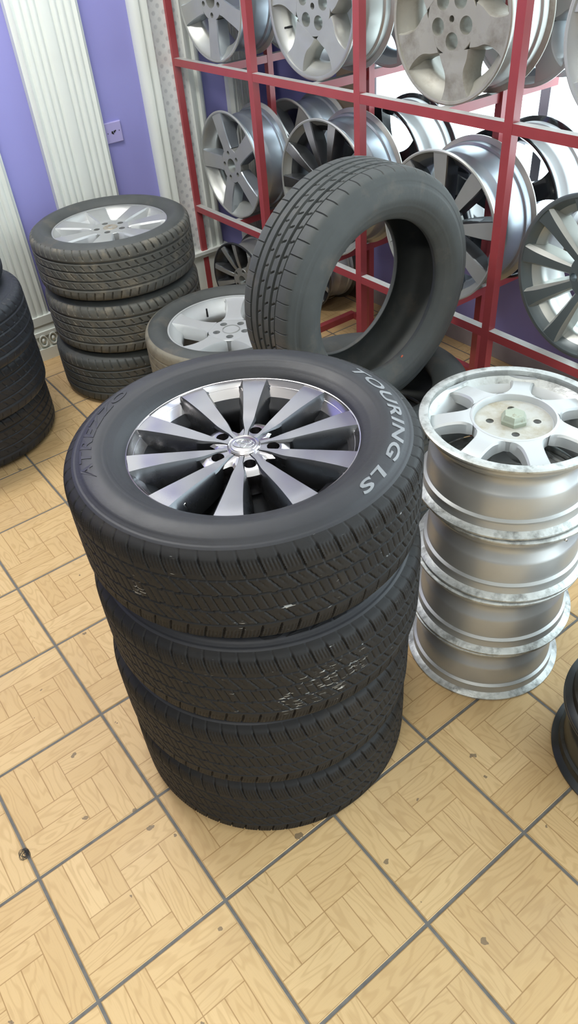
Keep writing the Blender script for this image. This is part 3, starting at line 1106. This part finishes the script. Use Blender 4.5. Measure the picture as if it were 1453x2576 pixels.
sculpt = wheel_generic('sculpt', .242, .195, 10, 32, twist_secs(.242), MT['slate'], MT['silver_dull'], MT['slate'], MT['silver_dull'], MT['slate'],
                       hubp(.07, -.028), 5, .055, .012, 50, cap=('center_cap', MB().lathe([(.032, -.03), (.032, -.018), (.026, -.012), (.0005, -.011)], 32).mesh('sculpt_cap', MT['silver_dull'])), lipw=.014)
twin = wheel_generic('twin', .190, .175, 5, 110, v_secs(.190, .009, .014), MT['silver_dull'], MT['dark_alloy'], MT['silver'], MT['dark_alloy'], MT['dark_alloy'],
                     hubp(.062, -.02), 5, .048, .010, 74, bore=.025, pair=(15,))
black_a = wheel_generic('black_a', .253, .20, 5, 100, star_secs(.253, -.02, .04, .03, .05, hb=-.055, ch=.005, fl=.004, a=.068), MT['black_gloss'], MT['black_gloss'], MT['silver_bright'], MT['black_gloss'], MT['black_gloss'],
                        hubp(.075, -.02), 5, .054, .010, 60, bore=.03)

# silver seven-spoke alloys of the front stack
seven_cap = MB()
seven_cap.lathe([(.030, -.022), (.030, -.012), (.027, -.008)], 6)
seven_cap.lathe([(.0285, -.012), (.026, -.004), (.022, .001), (.0005, .002)], 6)
seven = wheel_generic('seven', .2035, .187, 7, 20,
                      [(.0895, 0, .036, .036, -.0075, -.030, .004, .003), (.097, 0, .028, .028, -.0075, -.034, .005, .004), (.115, 0, .021, .021, -.008, -.036, .005, .004), (.145, 0, .020, .020, -.013, -.040, .005, .004),
                       (.168, 0, .023, .023, -.020, -.044, .005, .004), (.182, 0, .031, .031, -.029, -.050, .004, .004)],
                      MT['silver_bright'], MT['silver_bright'], MT['silver'], MT['silver_bright'], MT['worn_edge'],
                      [(.095, -.034), (.095, -.009), (.0925, -.0065), (.0885, -.006), (.0875, -.0075), (.084, -.020), (.0005, -.021)], 4, .050, .0085, 45,
                      cap=('center_cap', seven_cap.mesh('seven_cap', MT['cap_green'], sharp=20), (0, 0, 0), (0, 0, D(10)), 'greenish six-sided cap'), lipw=.021)
seven.add('hub_recess', hub_mesh('seven_recess', [(.0825, -.024), (.0825, -.0197), (.0005, -.0200)], lugs(4, .050, .0085, D(45)), MT['stained'], MT['stained']), label='brown-stained hub recess')
# floor rims by the right edge
oily = wheel_generic('oily', .2035, .185, 5, 10, star_secs(.2035, -.02, .04, .026, .045, a=.066), MT['grimy_dark'], MT['grimy_dark'], MT['grimy_dark'], MT['grimy_dark'], MT['dark_alloy'],
                     hubp(.075, -.02), 5, .05, .01, 40, bore=.03)
# silver seven-spoke road wheel, back stack
petal = wheel_generic('petal', .238, .19, 7, 15, [(.072, 0, .023, .023, -.0117, -.05, .004, .004), (.09, 0, .024, .024, -.008, -.055, .006, .008), (.15, 0, .031, .031, -.004, -.055, .007, .008), (.20, 0, .038, .038, -.002, -.05, .006, .006), (.231, 0, .043, .043, -.002, -.04, .004, .003)],
                      MT['silver'], MT['silver_bright'], MT['silver'], MT['silver_bright'], MT['silver'], hubp(.078, -.012), 5, .055, .0125, 33,
                      cap=('center_cap', MB().lathe([(.030, -.02), (.030, -.012), (.028, -.010), (.0005, -.013)], 32).mesh('petal_cap', MT['rust'])))
# silver five-spoke star wheel
star = wheel_generic('star', .243, .2, 5, 141, [(.080, 0, .046, .046, -.0287, -.07, .006, .006), (.095, 0, .036, .036, -.026, -.072, .008, .010), (.13, 0, .029, .029, -.022, -.07, .009, .014), (.175, 0, .030, .030, -.016, -.066, .009, .014), (.21, 0, .036, .036, -.010, -.06, .008, .010), (.235, 0, .044, .044, -.004, -.05, .005, .004)],
                     MT['silver_bright'], MT['silver_bright'], MT['silver'], MT['silver_bright'], MT['silver_bright'], hubp(.088, -.029, .05, .002), 5, .057, .014, 105, valve_a=177,
                     cap=('center_cap', MB().lathe([(.034, -.03), (.034, -.026), (.031, -.025), (.030, -.034), (.0005, -.036)], 32).mesh('star_cap', MT['silver'])))


# ------------------------------------------------------------------ front stack: four tyres, polished wheel on top
R1, W1 = .3335, .74 * T
main_ty = make_tyre('touring', R1, W1, .2185, 'touring', MT['rubber'], MT['tread'], depth=.0050)
txt1 = ring_text('sidewall_lettering', 'TOURING LS', .030, .2755, D(93), D(85), main_ty['hr'], MT['letter'])
txt2 = ring_text('sidewall_lettering_dark', 'ATREZZO', .031, .2745, D(-100), D(60), main_ty['hr'], MT['dark_letter'])
MAIN = [(-1.02, -.812), (-.992, -.819), (-.95, -.788), (-.995, -.765)]
ML = ['bottom black tyred wheel of the front stack, resting on the tiled floor',
      'black tyred wheel, second from the floor in the front stack',
      'black tyred wheel under the topmost of the front stack, white scuffs on its tread',
      'topmost wheel of the front stack with polished ten-spoke alloy and black touring tyre']
WHEELS = []
for k, (x, y) in enumerate(MAIN):
    t = thing('car_wheel', ML[k], 'wheel', (x * T, y * T, k * (W1 + .0022)), (0, 0, 0), 'wheels in the front stack')
    WHEELS.append(t)
    off = (0, 0, W1 / 2)
    sp = [0.4, 1.3, 2.2, 0.0][k]
    link('tread', main_ty['tread'], t, off, (0, 0, sp))
    sw = link('sidewall', main_ty['side'], t, off, (0, 0, sp))
    l1 = link('lettering', txt1, sw); l1['label'] = 'worn pale lettering'
    l2 = link('lettering', txt2, sw); l2['label'] = 'black moulded lettering'
    main_w.put(t, (0, 0, W1 / 2 + .385 * W1 - .002), sp)



def scuff_mat(name, spots):
    """the tread rubber with whitish scuff lines around given points of its own surface"""
    m = MT['tread'].copy()
    m.name = name
    n = m.node_tree
    L = n.links.new
    b = n.nodes['Principled BSDF']
    t = n.nodes.new('ShaderNodeTexCoord')
    mp = n.nodes.new('ShaderNodeMapping')
    mp.inputs['Scale'].default_value = (38, 38, 330)
    mp.inputs['Rotation'].default_value = (0.18, 0.12, 0)
    L(t.outputs['Object'], mp.inputs[0])
    nz = n.nodes.new('ShaderNodeTexNoise')
    nz.inputs['Scale'].default_value = 1.0
    nz.inputs['Detail'].default_value = 2
    L(mp.outputs[0], nz.inputs['Vector'])
    acc = None
    for (ang, h, rad) in spots:
        d = n.nodes.new('ShaderNodeVectorMath'); d.operation = 'DISTANCE'
        L(t.outputs['Object'], d.inputs[0])
        d.inputs[1].default_value = (R1 * math.cos(ang), R1 * math.sin(ang), h)
        r = n.nodes.new('ShaderNodeMapRange')
        r.inputs['From Min'].default_value = rad
        r.inputs['From Max'].default_value = rad * .25
        r.inputs['To Max'].default_value = .142
        L(d.outputs['Value'], r.inputs['Value'])
        if acc is None:
            acc = r.outputs[0]
        else:
            x = n.nodes.new('ShaderNodeMath'); x.operation = 'MAXIMUM'
            L(acc, x.inputs[0]); L(r.outputs[0], x.inputs[1]); acc = x.outputs[0]
    ad = n.nodes.new('ShaderNodeMath'); ad.operation = 'ADD'
    L(nz.outputs[0], ad.inputs[0]); L(acc, ad.inputs[1])
    th = n.nodes.new('ShaderNodeMapRange')
    th.inputs['From Min'].default_value = .745
    th.inputs['From Max'].default_value = .80
    L(ad.outputs[0], th.inputs['Value'])
    mx = n.nodes.new('ShaderNodeMix'); mx.data_type = 'RGBA'
    old = b.inputs['Base Color'].links[0].from_socket
    L(th.outputs[0], mx.inputs[0]); L(old, mx.inputs[6])
    mx.inputs[7].default_value = (.34, .34, .32, 1)
    L(mx.outputs[2], b.inputs['Base Color'])
    return m


for k, spots in ((2, [(D(-14) - 2.2, -.01, .09), (D(-27) - 2.2, -.03, .05), (D(-3) - 2.2, .01, .05)]), (3, [(D(-69), 0, .03), (D(-38), -.05, .03), (D(-24), -.02, .02)])):
    o = [c for c in WHEELS[k].children if c.name.startswith('tread')][0]
    o.material_slots[0].link = 'OBJECT'
    o.material_slots[0].material = scuff_mat('scuffed_tread_rubber', spots)

# ------------------------------------------------------------------ silver alloy stack
AL = [(-.42, 1.125), (-.405, 1.128), (-.40, 1.15), (-.435, 1.135)]
ALL = ['bottom silver alloy rim of the four stacked beside the front tyres, flat on the floor',
       'silver alloy rim, second from the floor in the bare rim stack',
       'silver alloy rim just below the topmost of the bare rim stack',
       'topmost bare silver seven-spoke alloy rim with scraped lip and greenish cap']
for k, (x, y) in enumerate(AL):
    t = thing('alloy_rim', ALL[k], 'rim', (x * T, y * T, k * .1895), (0, 0, 0), 'stacked silver alloy rims')
    seven.put(t, (0, 0, .1875), [.5, 1.4, 2.1, 0][k])
    if k == 2:
        o = link('valve_stem', VALVE_C, t, (.172 * math.cos(D(-14)), .172 * math.sin(D(-14)), .165), (0, D(70), D(-14)))

# two oily rims at the right edge
for k, (x, y, lb) in enumerate([(1.156, 1.195, 'oily dark rim on the floor at the right edge, lower of two'), (1.165, 1.19, 'oily dark rim at the right edge, lying on the lower one')]):
    t = thing('alloy_rim', lb, 'rim', (x * T, y * T, k * .187), (0, 0, 0), 'oily rims at the right edge')
    oily.put(t, (0, 0, .1855), k * .6)

# ------------------------------------------------------------------ back stack by the columns
RB, WB = .325, .74 * T
back_ty = make_tyre('highway', RB, WB, .234, 'highway', MT['grey_rubber'], MT['dusty_rubber'], depth=.0075, ridge=False)
back_dark = make_tyre('highway_dark', .312, WB, .234, 'highway', MT['grey_rubber'], MT['grey_rubber'], ridge=False)
for k, (x, y, lb) in enumerate([(-7.26, 1.17, 'bottom dusty tyre of the three-high stack by the fluted columns'), (-7.27, 1.27, 'muddy middle tyre of the three-high stack by the fluted columns')]):
    place_tyre(back_ty if k else back_dark, 'car_tyre', lb, (x * T, y * T, k * WB), (0, 0, 0), (0, 0, WB / 2), 'tyres in the back stack', k * 1.1)
t = thing('car_wheel', 'dusty tyred wheel with silver seven-spoke rim, top of the back stack', 'wheel', (-7.28 * T, 1.28 * T, 2 * WB + .001), (0, 0, 0))
link('tread', back_ty['tread'], t, (0, 0, WB / 2)); link('sidewall', back_ty['side'], t, (0, 0, WB / 2))
petal.put(t, (0, 0, WB / 2 + .38 * WB))

# ------------------------------------------------------------------ silver star wheel and the tyre below it
RS, WS = .327, .70 * T
star_ty = make_tyre('worn', RS, WS, .239, 'worn', MT['grey_rubber'], MT['beige_rubber'], ridge=False)
place_tyre(star_ty, 'car_tyre', 'tyre on the floor under the silver star wheel, mostly hidden', (-5.14 * T, 1.66 * T, 0), (0, 0, 0), (0, 0, WS / 2))
t = thing('car_wheel', 'dust-caked tyred wheel with silver five-spoke star rim lying flat between the stacks', 'wheel', (-5.15 * T, 1.68 * T, WS))
link('tread', star_ty['tread'], t, (0, 0, WS / 2)); link('sidewall', star_ty['side'], t, (0, 0, WS / 2))
star.put(t, (0, 0, WS / 2 + .385 * WS))

# ------------------------------------------------------------------ lying tyres and the upright tyre on them
RL, WL = .335, .71 * T
lie_ty = make_tyre('lying', RL, WL, .215, 'ribbed', MT['grey_rubber'], MT['grey_rubber'], ridge=False)
place_tyre(lie_ty, 'car_tyre', 'grey tyre lying on the floor at the bottom under the upright tyre', (-2.91 * T, 1.93 * T, 0), (0, 0, 0), (0, 0, WL / 2))
place_tyre(lie_ty, 'car_tyre', 'grey tyre lying flat with the upright tyre standing on it', (-2.91 * T, 1.93 * T, WL), (0, 0, 0), (0, 0, WL / 2), spin=1.0)
RU, WU = .351, .775 * T
up_ty = make_tyre('upright', RU, WU, .222, 'ribbed', MT['grey_rubber'], MT['grey_rubber'], depth=.007)
t = place_tyre(up_ty, 'car_tyre', 'bare grey tyre standing upright, showing its grooved tread and open hole', (-2.862 * T, 1.822 * T, 2.402 * T - RU), (0, D(90), 0), (-RU, 0, 0))
dm = MB().lathe([(.005, 0), (.004, .001), (.0003, .0012)], 14).mesh('paint_dot', MT['orange'])
ra = .745 * T
link('paint_dot', dm, t, (-RU + .6905 * T, .2812 * T, float(up_ty['hr'](ra)) + .0003))

# ------------------------------------------------------------------ stack at the left edge
RE, WE = .325, .72 * T
edge_ty = make_tyre('edge', RE, WE, .205, 'highway', MT['blue_rubber'], MT['blue_rubber'], depth=.004, ridge=True)
for k, (x, y) in enumerate([(-7.2, -1.31), (-7.0, -1.31), (-6.75, -1.34), (-6.95, -1.42)]):
    place_tyre(edge_ty, 'car_tyre', ['bottom worn black tyre of the stack at the left edge', 'worn black tyre second from the floor at the left edge',
               'worn black tyre third from the floor at the left edge', 'topmost worn black tyre of the stack at the left edge'][k],
               (x * T, y * T, k * WE), (0, 0, 0), (0, 0, WE / 2), 'tyres stacked at the left edge', k * .7)

# ------------------------------------------------------------------ red rack
rack = thing('display_rack', 'red square-tube steel rack holding rows of alloy rims along the back wall', 'rack', (-4.6 * T, 3.38 * T, 0))


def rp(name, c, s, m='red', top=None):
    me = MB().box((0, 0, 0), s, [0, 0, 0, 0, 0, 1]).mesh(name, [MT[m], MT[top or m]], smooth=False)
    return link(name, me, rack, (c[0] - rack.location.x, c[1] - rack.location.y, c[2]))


PW = .030
ZR = [1.52 * T, 3.575 * T, 5.63 * T]
POSTX = [-8.62, -6.66, -4.61, -2.52, -.46]
for x in POSTX:
    rp('post', (x * T, 3.38 * T, 3.2 * T), (PW, PW, 6.4 * T))
for z in ZR:
    for a, b in zip(POSTX[:-1], POSTX[1:]):
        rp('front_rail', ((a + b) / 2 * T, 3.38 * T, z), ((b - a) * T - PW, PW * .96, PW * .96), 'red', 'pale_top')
BX = {0: [-7.50, -5.36, -3.30, -1.28], 1: [-7.52, -5.45, -3.40, -1.38], 2: [-7.5, -5.4, -3.35, -1.3]}
for k, z in enumerate(ZR):
    for x in BX[k]:
        y0, y1 = 3.38 * T + PW / 2, 5.15 * T
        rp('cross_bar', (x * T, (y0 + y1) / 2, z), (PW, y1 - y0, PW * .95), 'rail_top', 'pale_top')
for x in (-7.51, -5.41, -3.36, -1.34):
    rp('rear_post', (x * T + .0, 4.24 * T, 3.2 * T), (PW * .9, PW * .9, 6.4 * T))
rp('floor_rail', (-4.2 * T, 4.61 * T, .015), (3.9 * T, PW, PW))
rp('floor_rail', (-6.20 * T, 4.0 * T, .015), (PW, 1.2 * T, PW))


def rack_rim(wh, label, x, y, zc, Rf, yaw=0.0, tilt=0.0, group=None, name='alloy_rim'):
    """rim standing on edge: local z points out of the rack, local y up"""
    t = thing(name, label, 'rim', (x * T, y * T, zc * T - Rf), (D(90) - tilt, 0, yaw), group)
    wh.put(t, (0, Rf, 0))
    return t


ZT = {0: ZR[0] + PW * .475, 1: ZR[1] + PW * .475}


def on_shelf(k, Rf):
    return (ZT[k] + Rf) / T


G0, G1 = 'rims on the lower shelf of the rack', 'rims on the upper shelf of the rack'
rack_rim(five_w['five_top'], 'dull silver five-spoke rim with open bore on the upper shelf, left bay', -7.677, 3.47, on_shelf(1, .217), .217, .05, 0, G1)
rack_rim(thick_a, 'grey thick-spoked rim on the upper shelf, middle bay', -5.554, 3.475, on_shelf(1, .222), .222, .055, 0, G1)
rack_rim(thick_b, 'grimy brownish thick-spoked rim on the upper shelf, third bay, largest up there', -3.463, 3.48, on_shelf(1, .219), .219, .037, 0, G1)
rack_rim(thick_c, 'pale rim cut by the right edge on the upper shelf', -1.443, 3.47, on_shelf(1, .221), .221, 0, 0, G1)
rack_rim(five_w['five_low'], 'five-spoke rim with blue-grey barrel on the lower shelf, left bay', -7.625, 3.47, on_shelf(0, .2245), .2245, .023, 0, G0)
rack_rim(vee, 'rim with slim machined V spokes and dark pockets on the lower shelf, second bay', -5.446, 3.477, on_shelf(0, .254), .254, .05, 0, G0)
rack_rim(ten_flat, 'large rim with wide flat spokes behind the upright tyre on the lower shelf', -3.471, 3.49, on_shelf(0, .2495), .2495, .033, 0, G0)
rack_rim(sculpt, 'dark grey rim with ten sculpted spokes at the right edge of the lower shelf', -1.563, 3.484, on_shelf(0, .242), .242, -.05, 0, G0)
rack_rim(five_w['five_back'], 'silver five-spoke rim in the rear row of the lower shelf, behind the left rim', -7.40, 4.44, on_shelf(0, .2257), .2257, 0, 0, G0)
rack_rim(black_a, 'gloss black faced rim in the rear row, behind the V-spoke rim', -5.44, 4.44, on_shelf(0, .253), .253, -.03, 0, G0)
rack_rim(black_a, 'gloss black faced rim in the rear row, behind the wide flat-spoke rim', -3.42, 4.44, on_shelf(0, .253), .253, -.015, 0, G0)
rack_rim(five_w['five_top'], 'silver rim in the rear row of the upper shelf, behind the open bore rim', -7.46, 4.50, on_shelf(1, .217), .217, 0, 0, G1)
rack_rim(thick_c, 'pale rim in the rear row of the upper shelf, behind the grey thick-spoked rim', -5.35, 4.44, on_shelf(1, .221), .221, 0, 0, G1)
rack_rim(thick_c, 'pale rim in the rear row of the upper shelf, behind the grimy rim', -3.33, 4.44, on_shelf(1, .221), .221, 0, 0, G1)
rack_rim(twin, 'dark rim with twin spokes standing on the floor under the rack, by the dotted column', -7.46, 3.30, .190 / T, .190, .14)
rack_rim(twin, 'rim standing on the floor under the rack, seen through the upright tyre', -7.06, 4.34, .190 / T, .190, 0)


# ------------------------------------------------------------------ a tuft of hair on the grout
def tube(pts, r, n=5):
    pts = catmull(np.array(pts, float), 6)
    secs = []
    for i, p in enumerate(pts):
        d = pts[min(i + 1, len(pts) - 1)] - pts[max(i - 1, 0)]
        d = d / (np.linalg.norm(d) + 1e-9)
        u = np.cross(d, [0, 0, 1.0]); u = u / (np.linalg.norm(u) + 1e-9)
        v = np.cross(u, d)
        secs.append([p + r * (math.cos(a) * u + math.sin(a) * v) for a in np.linspace(0, 2 * PI, n, endpoint=False)])
    return secs


tf = MB()
tr_ = random.Random(11)
for k in range(16):
    a = tr_.uniform(0, 6.28)
    rr = tr_.uniform(.004, .012)
    cx, cy = tr_.uniform(-.005, .005), tr_.uniform(-.005, .005)
    tf.loft(tube([(cx + rr * math.cos(a + q), cy + rr * math.sin(a + q) * .8, .0012 + .0015 * tr_.random()) for q in np.linspace(0, tr_.uniform(2, 5.5), 7)], .00045))
thing('hair_tuft', 'small dark tangled tuft of hair lying on the grout at the lower left', 'hair tuft', (-0.378, -0.920, 0), me=tf.mesh('hair_tuft', MT['black']))
